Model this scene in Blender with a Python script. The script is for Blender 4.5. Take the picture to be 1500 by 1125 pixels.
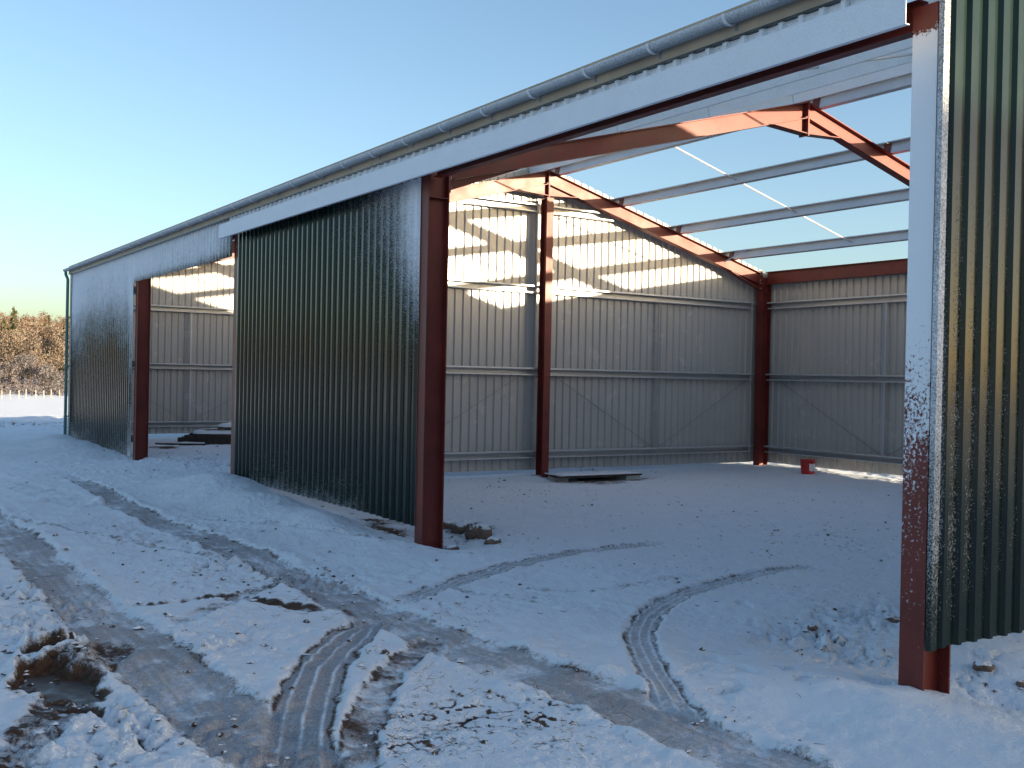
import bpy, math, random
import numpy as np
from mathutils import Vector, Matrix

for o in list(bpy.data.objects):
    bpy.data.objects.remove(o)
scene = bpy.context.scene
COL = scene.collection

# ------------------------------------------------------------------ camera
CAM = np.array([3.8521, -5.2768, 1.9396])
YAW, PITCH, ROLL, FOC = .994, -.0059, .0203, 1560.48      # FOC in pixels of a 1500 wide picture
_f = np.array([-math.sin(YAW) * math.cos(PITCH), math.cos(YAW) * math.cos(PITCH), math.sin(PITCH)])
_r0 = np.array([math.cos(YAW), math.sin(YAW), 0.0])
_u0 = np.cross(_r0, _f)
_r = _r0 * math.cos(ROLL) + _u0 * math.sin(ROLL)
_u = -_r0 * math.sin(ROLL) + _u0 * math.cos(ROLL)
cd = bpy.data.cameras.new('camera')
cam = bpy.data.objects.new('camera', cd)
COL.objects.link(cam)
cam.matrix_world = Matrix(((_r[0], _u[0], -_f[0], CAM[0]), (_r[1], _u[1], -_f[1], CAM[1]),
                           (_r[2], _u[2], -_f[2], CAM[2]), (0, 0, 0, 1)))
cd.sensor_width = 36.0
cd.lens = FOC / 1500 * 36
cd.clip_start = .05
cd.clip_end = 8000
scene.camera = cam


def ground_at(px, py, z=.2):
    """where the line of sight through a photo pixel meets level z"""
    d = _f + _r * (px - 750) / FOC + _u * (562.5 - py) / FOC
    t = (z - CAM[2]) / d[2]
    return CAM[0] + d[0] * t, CAM[1] + d[1] * t


# ------------------------------------------------------------------ sky, sun, exposure
SUN_DIR = Vector((1.0, .53, .0875)).normalized()           # towards the sun
SUN_EL = math.asin(SUN_DIR.z)
SUN_AZ = math.atan2(SUN_DIR.x, SUN_DIR.y)                  # clockwise from +Y
world = bpy.data.worlds.new('World')
scene.world = world
world.use_nodes = True
wn = world.node_tree.nodes
wl = world.node_tree.links
wn.clear()
sky = wn.new('ShaderNodeTexSky')
sky.sky_type = 'NISHITA'
sky.sun_disc = False
sky.sun_elevation = SUN_EL
sky.sun_rotation = SUN_AZ
sky.altitude = 100
sky.air_density = .73
sky.dust_density = 1.7
sky.ozone_density = 1.4
bg = wn.new('ShaderNodeBackground')
bg.inputs['Strength'].default_value = .15
wo = wn.new('ShaderNodeOutputWorld')
wl.new(sky.outputs[0], bg.inputs[0])
wl.new(bg.outputs[0], wo.inputs[0])
sd = bpy.data.lights.new('sun', 'SUN')
sd.energy = 5.0
sd.angle = math.radians(.5)
sd.color = (1.0, .80, .55)
sun = bpy.data.objects.new('sun', sd)
COL.objects.link(sun)
sun.rotation_euler = SUN_DIR.to_track_quat('Z', 'Y').to_euler()
sun.location = (30, 20, 30)
vs = scene.view_settings
vs.view_transform = 'Standard'
vs.look = 'None'
vs.exposure = 1.58
vs.gamma = 1
vs.use_curve_mapping = False
scene.cycles.max_bounces = 8

rng = random.Random(7)
nrng = np.random.default_rng(11)

# ------------------------------------------------------------------ numpy noise
_perm = nrng.permutation(256)
_perm = np.concatenate([_perm, _perm, _perm])
_ga = nrng.uniform(0, 2 * np.pi, 256)
_gx, _gy = np.cos(_ga), np.sin(_ga)


def pnoise(x, y):
    xi = np.floor(x).astype(np.int64)
    yi = np.floor(y).astype(np.int64)
    xf, yf = x - xi, y - yi
    xi &= 255
    yi &= 255
    u = xf * xf * xf * (xf * (xf * 6 - 15) + 10)
    v = yf * yf * yf * (yf * (yf * 6 - 15) + 10)

    def g(a, b, fx, fy):
        h = _perm[_perm[a & 255] + (b & 255)]
        return _gx[h] * fx + _gy[h] * fy
    n00 = g(xi, yi, xf, yf)
    n10 = g(xi + 1, yi, xf - 1, yf)
    n01 = g(xi, yi + 1, xf, yf - 1)
    n11 = g(xi + 1, yi + 1, xf - 1, yf - 1)
    return ((n00 + u * (n10 - n00)) * (1 - v) + (n01 + u * (n11 - n01)) * v) * 1.5


def fbm(x, y, s, octs=3, seed=0.0):
    a, t = 1.0, 0
    for i in range(octs):
        t = t + a * pnoise(x / s + 17.3 * (i + 1) + seed, y / s + 9.1 * (i + 1) - seed)
        s *= .5
        a *= .5
    return t


def sstep(a, b, x):
    t = np.clip((x - a) / (b - a), 0, 1)
    return t * t * (3 - 2 * t)


# ------------------------------------------------------------------ materials
def new_mat(name):
    m = bpy.data.materials.new(name)
    m.use_nodes = True
    nt = m.node_tree
    nt.nodes.clear()
    out = nt.nodes.new('ShaderNodeOutputMaterial')
    p = nt.nodes.new('ShaderNodeBsdfPrincipled')
    nt.links.new(p.outputs[0], out.inputs[0])
    return m, nt, p


def N(nt, kind, **kw):
    n = nt.nodes.new(kind)
    for k, v in kw.items():
        setattr(n, k, v)
    return n


def noise(nt, scale, detail=3, rough=.55, vec=None):
    n = N(nt, 'ShaderNodeTexNoise')
    n.inputs['Scale'].default_value = scale
    n.inputs['Detail'].default_value = detail
    n.inputs['Roughness'].default_value = rough
    if vec:
        nt.links.new(vec, n.inputs['Vector'])
    return n.outputs[0]


def math_(nt, op, a, b=None, c=None, clamp=False):
    n = N(nt, 'ShaderNodeMath', operation=op, use_clamp=clamp)
    for i, v in enumerate((a, b, c)):
        if v is None:
            continue
        if isinstance(v, (int, float)):
            n.inputs[i].default_value = v
        else:
            nt.links.new(v, n.inputs[i])
    return n.outputs[0]


def mix_col(nt, fac, a, b):
    n = N(nt, 'ShaderNodeMix', data_type='RGBA')
    for sock, v in ((n.inputs['Factor'], fac), (n.inputs[6], a), (n.inputs[7], b)):
        if isinstance(v, (tuple, list)):
            sock.default_value = (v[0], v[1], v[2], 1)
        elif isinstance(v, (int, float)):
            sock.default_value = v
        else:
            nt.links.new(v, sock)
    return n.outputs[2]


def mix_val(nt, fac, a, b):
    n = N(nt, 'ShaderNodeMix', data_type='FLOAT')
    for sock, v in ((n.inputs[0], fac), (n.inputs[2], a), (n.inputs[3], b)):
        if isinstance(v, (int, float)):
            sock.default_value = v
        else:
            nt.links.new(v, sock)
    return n.outputs[0]


def maprange(nt, v, a, b, c=0.0, d=1.0):
    n = N(nt, 'ShaderNodeMapRange')
    nt.links.new(v, n.inputs[0])
    for i, q in enumerate((a, b, c, d)):
        n.inputs[i + 1].default_value = q
    return n.outputs[0]


def bump(nt, p, h, strength, dist):
    b = N(nt, 'ShaderNodeBump')
    b.inputs['Strength'].default_value = strength
    b.inputs['Distance'].default_value = dist
    nt.links.new(h, b.inputs['Height'])
    nt.links.new(b.outputs[0], p.inputs['Normal'])


def worldpos(nt):
    return N(nt, 'ShaderNodeNewGeometry').outputs['Position']


FROST = (.80, .83, .88)


def coated(name, col, rough, metal=0.0, spec=.5, vary=.12, frosty=True, streak=True, soft=0.0, ior=1.5, rv=1.0):
    """painted or zinc steel with optional rime frost given by the 'frost' attribute"""
    m, nt, p = new_mat(name)
    pos = worldpos(nt)
    n1 = noise(nt, 2.3, 4, .6, pos)
    n2 = noise(nt, 40, 2, .5, pos)
    dark = tuple(c * (1 - vary * 1.6) for c in col)
    lite = tuple(min(1, c * (1 + vary)) for c in col)
    base = mix_col(nt, maprange(nt, n1, .3, .7), dark, lite)
    if streak:
        mp = N(nt, 'ShaderNodeMapping')
        mp.inputs['Scale'].default_value = (14, 14, .5)
        nt.links.new(pos, mp.inputs[0])
        s = noise(nt, 1.0, 3, .6, mp.outputs[0])
        base = mix_col(nt, maprange(nt, s, .55, .75, 0, .25 * min(1, vary * 10)), base, tuple(c * .7 for c in col))
    r = maprange(nt, n1, .3, .7, rough * (1 - .15 * rv), rough * (1 + .2 * rv))
    if frosty:
        at = N(nt, 'ShaderNodeAttribute', attribute_name='frost')
        sp = noise(nt, 48 + 60 * soft, 4, .66, pos)
        pa = noise(nt, 5, 3, .6, pos)
        big = math_(nt, 'MULTIPLY_ADD', pa, .9 - .5 * soft, -.45 + .25 * soft)
        fine = math_(nt, 'MULTIPLY_ADD', sp, 2.4, -1.2)
        a = math_(nt, 'MULTIPLY_ADD', at.outputs['Fac'], 1.7, -.85)
        t = math_(nt, 'ADD', math_(nt, 'ADD', a, big), fine)
        fac = maprange(nt, t, -.02 - .35 * soft, .22 + .55 * soft)
        # no frost at all where the attribute is nil
        gate = maprange(nt, at.outputs['Fac'], .01, .10)
        fac = math_(nt, 'MULTIPLY', fac, gate)
        base = mix_col(nt, fac, base, FROST)
        r = mix_val(nt, fac, r, .8)
        if metal:
            nt.links.new(mix_val(nt, fac, metal, 0.0), p.inputs['Metallic'])
        h = math_(nt, 'ADD', math_(nt, 'MULTIPLY', fac, math_(nt, 'MULTIPLY_ADD', n2, .6, .6)), math_(nt, 'MULTIPLY', n1, .15))
        bump(nt, p, h, .6, .006)
    else:
        p.inputs['Metallic'].default_value = metal
        bump(nt, p, n2, .08, .002)
    nt.links.new(base, p.inputs['Base Color'])
    nt.links.new(r, p.inputs['Roughness'])
    p.inputs['Specular IOR Level'].default_value = spec
    p.inputs['IOR'].default_value = ior
    return m


def plain(name, col, rough=.8, vary=.25, scale=12, b=.3, bd=.01, metal=0.0):
    m, nt, p = new_mat(name)
    pos = worldpos(nt)
    n1 = noise(nt, scale, 5, .6, pos)
    nt.links.new(mix_col(nt, maprange(nt, n1, .3, .7), tuple(c * (1 - vary) for c in col), tuple(min(1, c * (1 + vary)) for c in col)), p.inputs['Base Color'])
    p.inputs['Roughness'].default_value = rough
    p.inputs['Metallic'].default_value = metal
    bump(nt, p, n1, b, bd)
    return m


M = {}
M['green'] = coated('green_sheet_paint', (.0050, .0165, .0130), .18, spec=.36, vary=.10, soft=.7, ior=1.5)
M['inner'] = coated('grey_sheet_lining', (.40, .39, .37), .27, spec=.6, vary=.02, frosty=False, rv=.1)
M['zinc'] = coated('galvanised_steel', (.52, .54, .56), .42, metal=.45, vary=.06, soft=1.0)
M['red'] = coated('red_oxide_paint', (.15, .024, .018), .45, spec=.4, vary=.22)
M['white'] = coated('frosted_track_cover', (.55, .58, .62), .5, vary=.06, soft=1.0)
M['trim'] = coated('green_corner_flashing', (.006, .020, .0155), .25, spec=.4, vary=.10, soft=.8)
M['gutter'] = coated('grey_gutter_plastic', (.20, .23, .26), .35, vary=.08, soft=1.0)
M['teal'] = coated('green_downpipe_plastic', (.10, .22, .20), .4, vary=.08)
M['beige'] = coated('eaves_board', (.42, .34, .25), .7, vary=.15)
M['wood'] = plain('weathered_timber', (.20, .14, .09), .85, .35, 8)
M['darkwood'] = plain('dark_wet_timber', (.05, .035, .028), .8, .35, 8)
M['snow'] = plain('settled_snow', (.84, .86, .90), .75, .03, 14, .5, .02)
M['concrete'] = plain('pale_block', (.50, .50, .46), .9, .1, 20)
M['rubber'] = plain('bucket_red_plastic', (.55, .03, .025), .4, .1, 9, .05)
M['label'] = plain('bucket_label_white', (.72, .72, .72), .6, .08, 30, .05)
M['steel_wire'] = plain('steel_wire', (.25, .25, .25), .5, .1, 20, .05, metal=.6)
M['bolt'] = plain('zinc_bolt', (.6, .6, .6), .4, .1, 20, .05, metal=.5)


def soil_mat(name, c1, c2, snow_amt):
    """earth or stone with snow lying on the upward faces"""
    m, nt, p = new_mat(name)
    pos = worldpos(nt)
    n1 = noise(nt, 18, 6, .65, pos)
    base = mix_col(nt, maprange(nt, n1, .3, .7), c1, c2)
    nz = N(nt, 'ShaderNodeSeparateXYZ')
    nt.links.new(N(nt, 'ShaderNodeNewGeometry').outputs['Normal'], nz.inputs[0])
    n2 = noise(nt, 30, 3, .6, pos)
    t = math_(nt, 'ADD', nz.outputs[2], math_(nt, 'MULTIPLY_ADD', n2, 1.1, -.55 + snow_amt))
    fac = maprange(nt, t, .62, .78)
    nt.links.new(mix_col(nt, fac, base, (.83, .85, .89)), p.inputs['Base Color'])
    p.inputs['Roughness'].default_value = .85
    bump(nt, p, n1, .6, .02)
    return m


M['soil'] = soil_mat('frozen_soil', (.035, .022, .015), (.10, .065, .045), -.12)
M['stone'] = soil_mat('brown_stone', (.10, .06, .045), (.24, .16, .12), -.02)


def ground_mat():
    m, nt, p = new_mat('snow_and_frozen_mud')
    pos = worldpos(nt)
    A = lambda n: N(nt, 'ShaderNodeAttribute', attribute_name=n).outputs['Fac']
    bare, mud = A('bare'), A('mud')
    f1 = noise(nt, 26, 5, .68, pos)
    f2 = noise(nt, 90, 3, .6, pos)
    f3 = noise(nt, 4.5, 4, .6, pos)
    # how much snow is left
    t = math_(nt, 'ADD', bare, math_(nt, 'MULTIPLY_ADD', f1, 1.0, -.5))
    t = math_(nt, 'ADD', t, math_(nt, 'MULTIPLY_ADD', f2, .5, -.25))
    t = math_(nt, 'ADD', t, math_(nt, 'MULTIPLY_ADD', f3, .3, -.15))
    fac = maprange(nt, t, .30, .72)
    ice = mix_col(nt, maprange(nt, f1, .35, .65), (.24, .225, .225), (.46, .455, .475))
    f4 = noise(nt, 260, 2, .6, pos)
    ice = mix_col(nt, maprange(nt, f2, .50, .72), ice, (.55, .56, .60))
    ice = mix_col(nt, maprange(nt, f4, .54, .68, 0, .75), ice, (.66, .68, .72))
    ice = mix_col(nt, maprange(nt, f4, .44, .34, 0, .7), ice, (.10, .085, .08))
    soil = mix_col(nt, maprange(nt, f1, .3, .7), (.035, .018, .010), (.12, .068, .042))
    tm = math_(nt, 'ADD', mud, math_(nt, 'ADD', math_(nt, 'MULTIPLY_ADD', f3, .8, -.4), math_(nt, 'MULTIPLY_ADD', f1, .5, -.25)))
    low = mix_col(nt, maprange(nt, tm, .38, .62), ice, soil)
    snow = mix_col(nt, maprange(nt, f3, .3, .7), (.83, .885, .955), (.89, .935, .985))
    nt.links.new(mix_col(nt, fac, snow, low), p.inputs['Base Color'])
    nt.links.new(mix_val(nt, fac, .75, .68), p.inputs['Roughness'])
    p.inputs['Specular IOR Level'].default_value = .25
    h = math_(nt, 'ADD', math_(nt, 'ADD', math_(nt, 'MULTIPLY', f1, 1.0), math_(nt, 'MULTIPLY', f2, .45)), math_(nt, 'MULTIPLY', f4, .15))
    bump(nt, p, h, .75, .035)
    return m


M['ground'] = ground_mat()


def water_mat():
    m, nt, p = new_mat('muddy_meltwater')
    p.inputs['Base Color'].default_value = (.075, .055, .043, 1)
    p.inputs['Roughness'].default_value = .12
    p.inputs['Specular IOR Level'].default_value = .6
    n = noise(nt, 9, 3, .6, worldpos(nt))
    nt.links.new(maprange(nt, n, .35, .65, .25, .6), p.inputs['Roughness'])
    p.inputs['Specular IOR Level'].default_value = .35
    return m


M['water'] = water_mat()


def leaf_mat(name, a, b, sc=.9):
    m, nt, p = new_mat(name)
    pos = worldpos(nt)
    n = noise(nt, sc, 4, .7, pos)
    nt.links.new(mix_col(nt, maprange(nt, n, .35, .65), a, b), p.inputs['Base Color'])
    p.inputs['Roughness'].default_value = .8
    p.inputs['Specular IOR Level'].default_value = .2
    return m


M['frost_twig'] = leaf_mat('frosted_twigs', (.12, .090, .065), (.23, .19, .15), .55)
M['larch'] = leaf_mat('bare_larch_twigs', (.11, .062, .042), (.19, .12, .08), .4)
M['conifer'] = leaf_mat('frosted_conifer_needles', (.035, .05, .018), (.11, .12, .055), .8)
M['shrub'] = leaf_mat('rimed_shrub_twigs', (.085, .08, .085), (.22, .20, .20), .9)
M['bark'] = plain('dark_bark', (.07, .05, .04), .9, .3, 6)


# ------------------------------------------------------------------ mesh helpers
def tag(o, label=None, cat=None, group=None, kind=None):
    if label:
        o['label'] = label
    if cat:
        o['category'] = cat
    if group:
        o['group'] = group
    if kind:
        o['kind'] = kind
    return o


def empty(name, loc=(0, 0, 0)):
    o = bpy.data.objects.new(name, None)
    COL.objects.link(o)
    o.location = loc
    return o


class MB:
    def __init__(s):
        s.v, s.f, s.m, s.fr = [], [], [], []

    def add(s, verts, faces, mi=0, frost=None):
        k = len(s.v)
        s.v += [tuple(q) for q in verts]
        s.f += [tuple(k + i for i in fc) for fc in faces]
        s.m += [mi] * len(faces)
        s.fr += list(frost) if frost is not None else [0.0] * len(verts)
        return s

    def box(s, a, b, mi=0, frost=0.0):
        x0, y0, z0 = a
        x1, y1, z1 = b
        v = [(x0, y0, z0), (x1, y0, z0), (x1, y1, z0), (x0, y1, z0), (x0, y0, z1), (x1, y0, z1), (x1, y1, z1), (x0, y1, z1)]
        f = [(0, 3, 2, 1), (4, 5, 6, 7), (0, 1, 5, 4), (1, 2, 6, 5), (2, 3, 7, 6), (3, 0, 4, 7)]
        return s.add(v, f, mi, [frost] * 8)

    def extrude(s, prof, p0, p1, ux, uy, rows=1, mi=0, frost=None, cap=True):
        """closed profile [(a,b)...] swept from p0 to p1; a along ux, b along uy"""
        p0, p1, ux, uy = (Vector(q) for q in (p0, p1, ux, uy))
        n = len(prof)
        vs_, fs = [], []
        for i in range(rows + 1):
            c = p0.lerp(p1, i / rows)
            for a, b in prof:
                vs_.append(c + ux * a + uy * b)
        for i in range(rows):
            for j in range(n):
                k = (j + 1) % n
                fs.append((i * n + j, i * n + k, (i + 1) * n + k, (i + 1) * n + j))
        if cap:
            fs.append(tuple(reversed(range(n))))
            fs.append(tuple(rows * n + j for j in range(n)))
        fr = [frost(q) for q in vs_] if callable(frost) else [frost or 0.0] * len(vs_)
        return s.add(vs_, fs, mi, fr)

    def tube(s, pts, r, seg=8, mi=0, frost=None):
        pts = [Vector(p) for p in pts]
        vs_, fs = [], []
        for i, p in enumerate(pts):
            d = (pts[min(i + 1, len(pts) - 1)] - pts[max(i - 1, 0)]).normalized()
            a = d.orthogonal().normalized() if i == 0 else (a - d * a.dot(d)).normalized()
            b = d.cross(a)
            rr = r[i] if isinstance(r, (list, tuple)) else r
            for j in range(seg):
                t = 2 * math.pi * j / seg
                vs_.append(p + (a * math.cos(t) + b * math.sin(t)) * rr)
        for i in range(len(pts) - 1):
            for j in range(seg):
                k = (j + 1) % seg
                fs.append((i * seg + j, i * seg + k, (i + 1) * seg + k, (i + 1) * seg + j))
        fs.append(tuple(reversed(range(seg))))
        fs.append(tuple((len(pts) - 1) * seg + j for j in range(seg)))
        fr = [frost(q) for q in vs_] if callable(frost) else [frost or 0.0] * len(vs_)
        return s.add(vs_, fs, mi, fr)

    def build(s, name, mats, parent=None, smooth=False, loc=None):
        me = bpy.data.meshes.new(name)
        me.from_pydata(s.v, [], s.f)
        for q in (mats if isinstance(mats, (list, tuple)) else [mats]):
            me.materials.append(M[q] if isinstance(q, str) else q)
        if any(s.m):
            me.polygons.foreach_set('material_index', s.m)
        if any(s.fr):
            at = me.attributes.new('frost', 'FLOAT', 'POINT')
            at.data.foreach_set('value', s.fr)
        if smooth:
            me.polygons.foreach_set('use_smooth', [True] * len(s.f))
        o = bpy.data.objects.new(name, me)
        COL.objects.link(o)
        o.parent = parent
        if loc:
            o.location = loc
        return o


# ------------------------------------------------------------------ ground sheet
B, S, RISE = 6.0, 11.41, .27
ZAP = 5.69                                                  # top of the rafters at the ridge
HALF = S / 2


def ztop(y):
    return ZAP - RISE * abs(y - HALF)


def poly_dist(x, y, pts):
    """distance to a polyline, signed side and the run along it"""
    best = np.full(x.shape, 1e9)
    side = np.zeros(x.shape)
    run = np.zeros(x.shape)
    acc = 0.0
    for (ax, ay), (bx, by) in zip(pts[:-1], pts[1:]):
        dx, dy = bx - ax, by - ay
        L = math.hypot(dx, dy)
        t = np.clip(((x - ax) * dx + (y - ay) * dy) / (L * L), 0, 1)
        ex, ey = x - ax - t * dx, y - ay - t * dy
        d = np.hypot(ex, ey)
        k = d < best
        best = np.where(k, d, best)
        side = np.where(k, np.sign(dx * ey - dy * ex) * d, side)
        run = np.where(k, acc + t * L, run)
        acc += L
    return best, side, run, acc


def spline(px, n=6):
    p = [np.array(ground_at(*q)) for q in px]
    out = []
    for i in range(len(p) - 1):
        a, b, c, d = p[max(i - 1, 0)], p[i], p[i + 1], p[min(i + 2, len(p) - 1)]
        for k in range(n):
            t = k / n
            out.append(.5 * (2 * b + (c - a) * t + (2 * a - 5 * b + 4 * c - d) * t * t + (-a + 3 * b - 3 * c + d) * t ** 3))
    out.append(p[-1])
    return [tuple(q) for q in out]


# (pixels along the middle, half width m, depth, bareness, mud, treads, fade at ends m)
TRACKS = [
    ([(75, 690), (125, 708), (200, 748), (300, 786), (400, 827), (500, 873), (600, 914), (700, 952), (850, 1003), (1000, 1062), (1130, 1108), (1300, 1190)], .26, .05, .78, .0, 'smear', (2.2, .2)),
    ([(-120, 690), (-40, 735), (20, 785), (80, 838), (160, 912), (240, 975), (330, 1045), (440, 1125), (560, 1220)], .27, .05, .80, .10, 'smear', .5),
    ([(560, 895), (510, 930), (470, 975), (445, 1040), (435, 1130), (440, 1200)], .18, .035, .80, .1, 'rows', .2),
    ([(640, 925), (590, 965), (545, 1020), (525, 1080), (520, 1160)], .11, .035, .72, .5, 'bars', .2),
    ([(540, 900), (600, 876), (700, 841), (800, 815), (900, 800), (1020, 789)], .12, .028, .62, .12, 'rows', .9),
    ([(640, 866), (720, 858), (820, 862), (900, 859), (1010, 842), (1100, 836)], .07, .015, .40, .1, 'bars', .9),
    ([(1040, 1075), (985, 1020), (948, 965), (937, 925), (965, 888), (1020, 862), (1100, 841), (1210, 824)], .115, .030, .60, .05, 'rows', .4),
    ([(150, 878), (230, 880), (320, 872), (400, 884), (480, 892), (560, 890)], .10, .04, .80, .75, 'bars', .4),
    ([(215, 925), (290, 900), (370, 868), (430, 850), (520, 838)], .10, .025, .48, .4, 'bars', .5),
    ([(560, 842), (640, 858), (760, 878), (830, 890)], .06, .02, .5, .4, 'bars', .4),
    ([(-60, 735), (80, 770), (200, 795), (300, 812), (430, 838)], .06, .015, .42, .5, 'bars', .5),
    ([(240, 752), (400, 775), (560, 800), (760, 812), (900, 806)], .05, .012, .36, .3, 'bars', .8),
    ([(185, 930), (120, 985), (70, 1045), (30, 1110), (0, 1180)], .15, .03, .62, .55, 'bars', .25),
    ([(-200, 660), (-60, 690), (60, 720), (130, 742)], .25, .02, .35, .2, 'smear', .6),
]
TRACKS = [(spline(t[0]),) + t[1:] for t in TRACKS]
CLODS = [  # pixel centre, radius along, amplitude, bareness
    (330, 835, .9, .07, .34), (440, 850, .6, .06, .30), (250, 790, .9, .05, .22), (60, 880, .55, .11, .40), (20, 920, .45, .11, .35), (40, 850, .5, .09, .4),
    (230, 1065, .40, .085, .30), (110, 1090, .5, .08, .26), (160, 1040, .3, .08, .2), (380, 1110, .3, .06, .3), (370, 945, .5, .05, .16), (300, 930, .4, .05, .15), (640, 1040, .5, .022, .42), (760, 1030, .35, .02, .40), (820, 1070, .45, .02, .34), (600, 1090, .3, .02, .3),
    (1220, 930, .45, .10, .25), (1290, 900, .45, .09, .22), (560, 775, .6, .08, .36), (690, 780, .55, .09, .40), (1440, 965, .5, .06, .25),
    (270, 665, 2.6, .10, .20), (330, 675, 1.6, .10, .20), (200, 690, 2.4, .06, .15), (60, 618, 4.0, .16, .34), (0, 616, 3.0, .16, .34), (95, 945, .30, .10, .6), (40, 985, .22, .10, .5), (900, 690, .8, .05, .35),
    (720, 715, 1.8, .04, .17), (1000, 745, 2.5, .03, .12), (1260, 790, 1.6, .05, .2), (480, 845, .4, .05, .3), (620, 890, .4, .04, .3),
]
CLODS = [ground_at(c[0], c[1]) + c[2:] for c in CLODS]
PIT = ground_at(88, 985)
PITDIR = np.array(ground_at(140, 965)) - np.array(ground_at(40, 1005))
PITDIR = PITDIR / np.linalg.norm(PITDIR)
BUMPS = [  # x, y, sigma x, sigma y, height
    (-9.3, -.55, 2.4, .55, .20), (-11.5, -.3, 1.2, .7, .20), (-7.2, -.6, .7, .35, .10), (-6.0, .40, .5, .40, -.08), (-6.6, .3, .6, .4, -.06), (-5.9, -.5, .8, .5, .05),
    (.55, -.55, .9, .40, .12), (.2, .75, .55, .35, -.16), (-.9, .6, .6, .5, -.10), (-21.5, -.5, 2.2, .6, .14), (-24.5, -.3, 1.0, 1.0, .10), (-17.8, -.2, .6, .4, -.06),
    (-11.4, 6.3, .5, 1.3, -.10), (-15, -1, 3, 2, .05), (-8, 12.6, 5, .6, -.10), (-11, 11.4, 1.2, .5, .06), (2, 3, 2, 2, -.10),
]


def terrain(x, y):
    h = np.full(x.shape, .19)
    for bx, by, sx, sy, a in BUMPS:
        h = h + a * np.exp(-((x - bx) / sx) ** 2 - ((y - by) / sy) ** 2)
    # the levelled yard ends in a rough edge and the field drops away beyond it, then a wooded hill rises
    dx, dy = x - CAM[0], y - CAM[1]
    edge = -39.0 - .12 * y + 2.0 * pnoise(y / 9, x * 0 + 3.3)
    out = edge - x                                           # metres past the yard edge to the left
    front = -16.0 - y                                        # and to the front
    out = np.maximum(out, front * 1.3)
    h = h + np.exp(-((out + 1.0) / 2.2) ** 2) * (.10 * pnoise(x / 1.3, y / 1.3) + .14 * np.abs(pnoise(x / .5, y / .5)) - .10) - .12 * sstep(-18, 0, out)
    h = h - 5.6 * sstep(0, 26, out)
    h = h + .052 * (np.clip(out, 26, 115) - 26)              # the field rises again towards the wood
    hill = sstep(110, 300, out)
    h = h + 7.6 * hill + 1.0 * hill * fbm(x, y, 90, 2)
    return h


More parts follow.
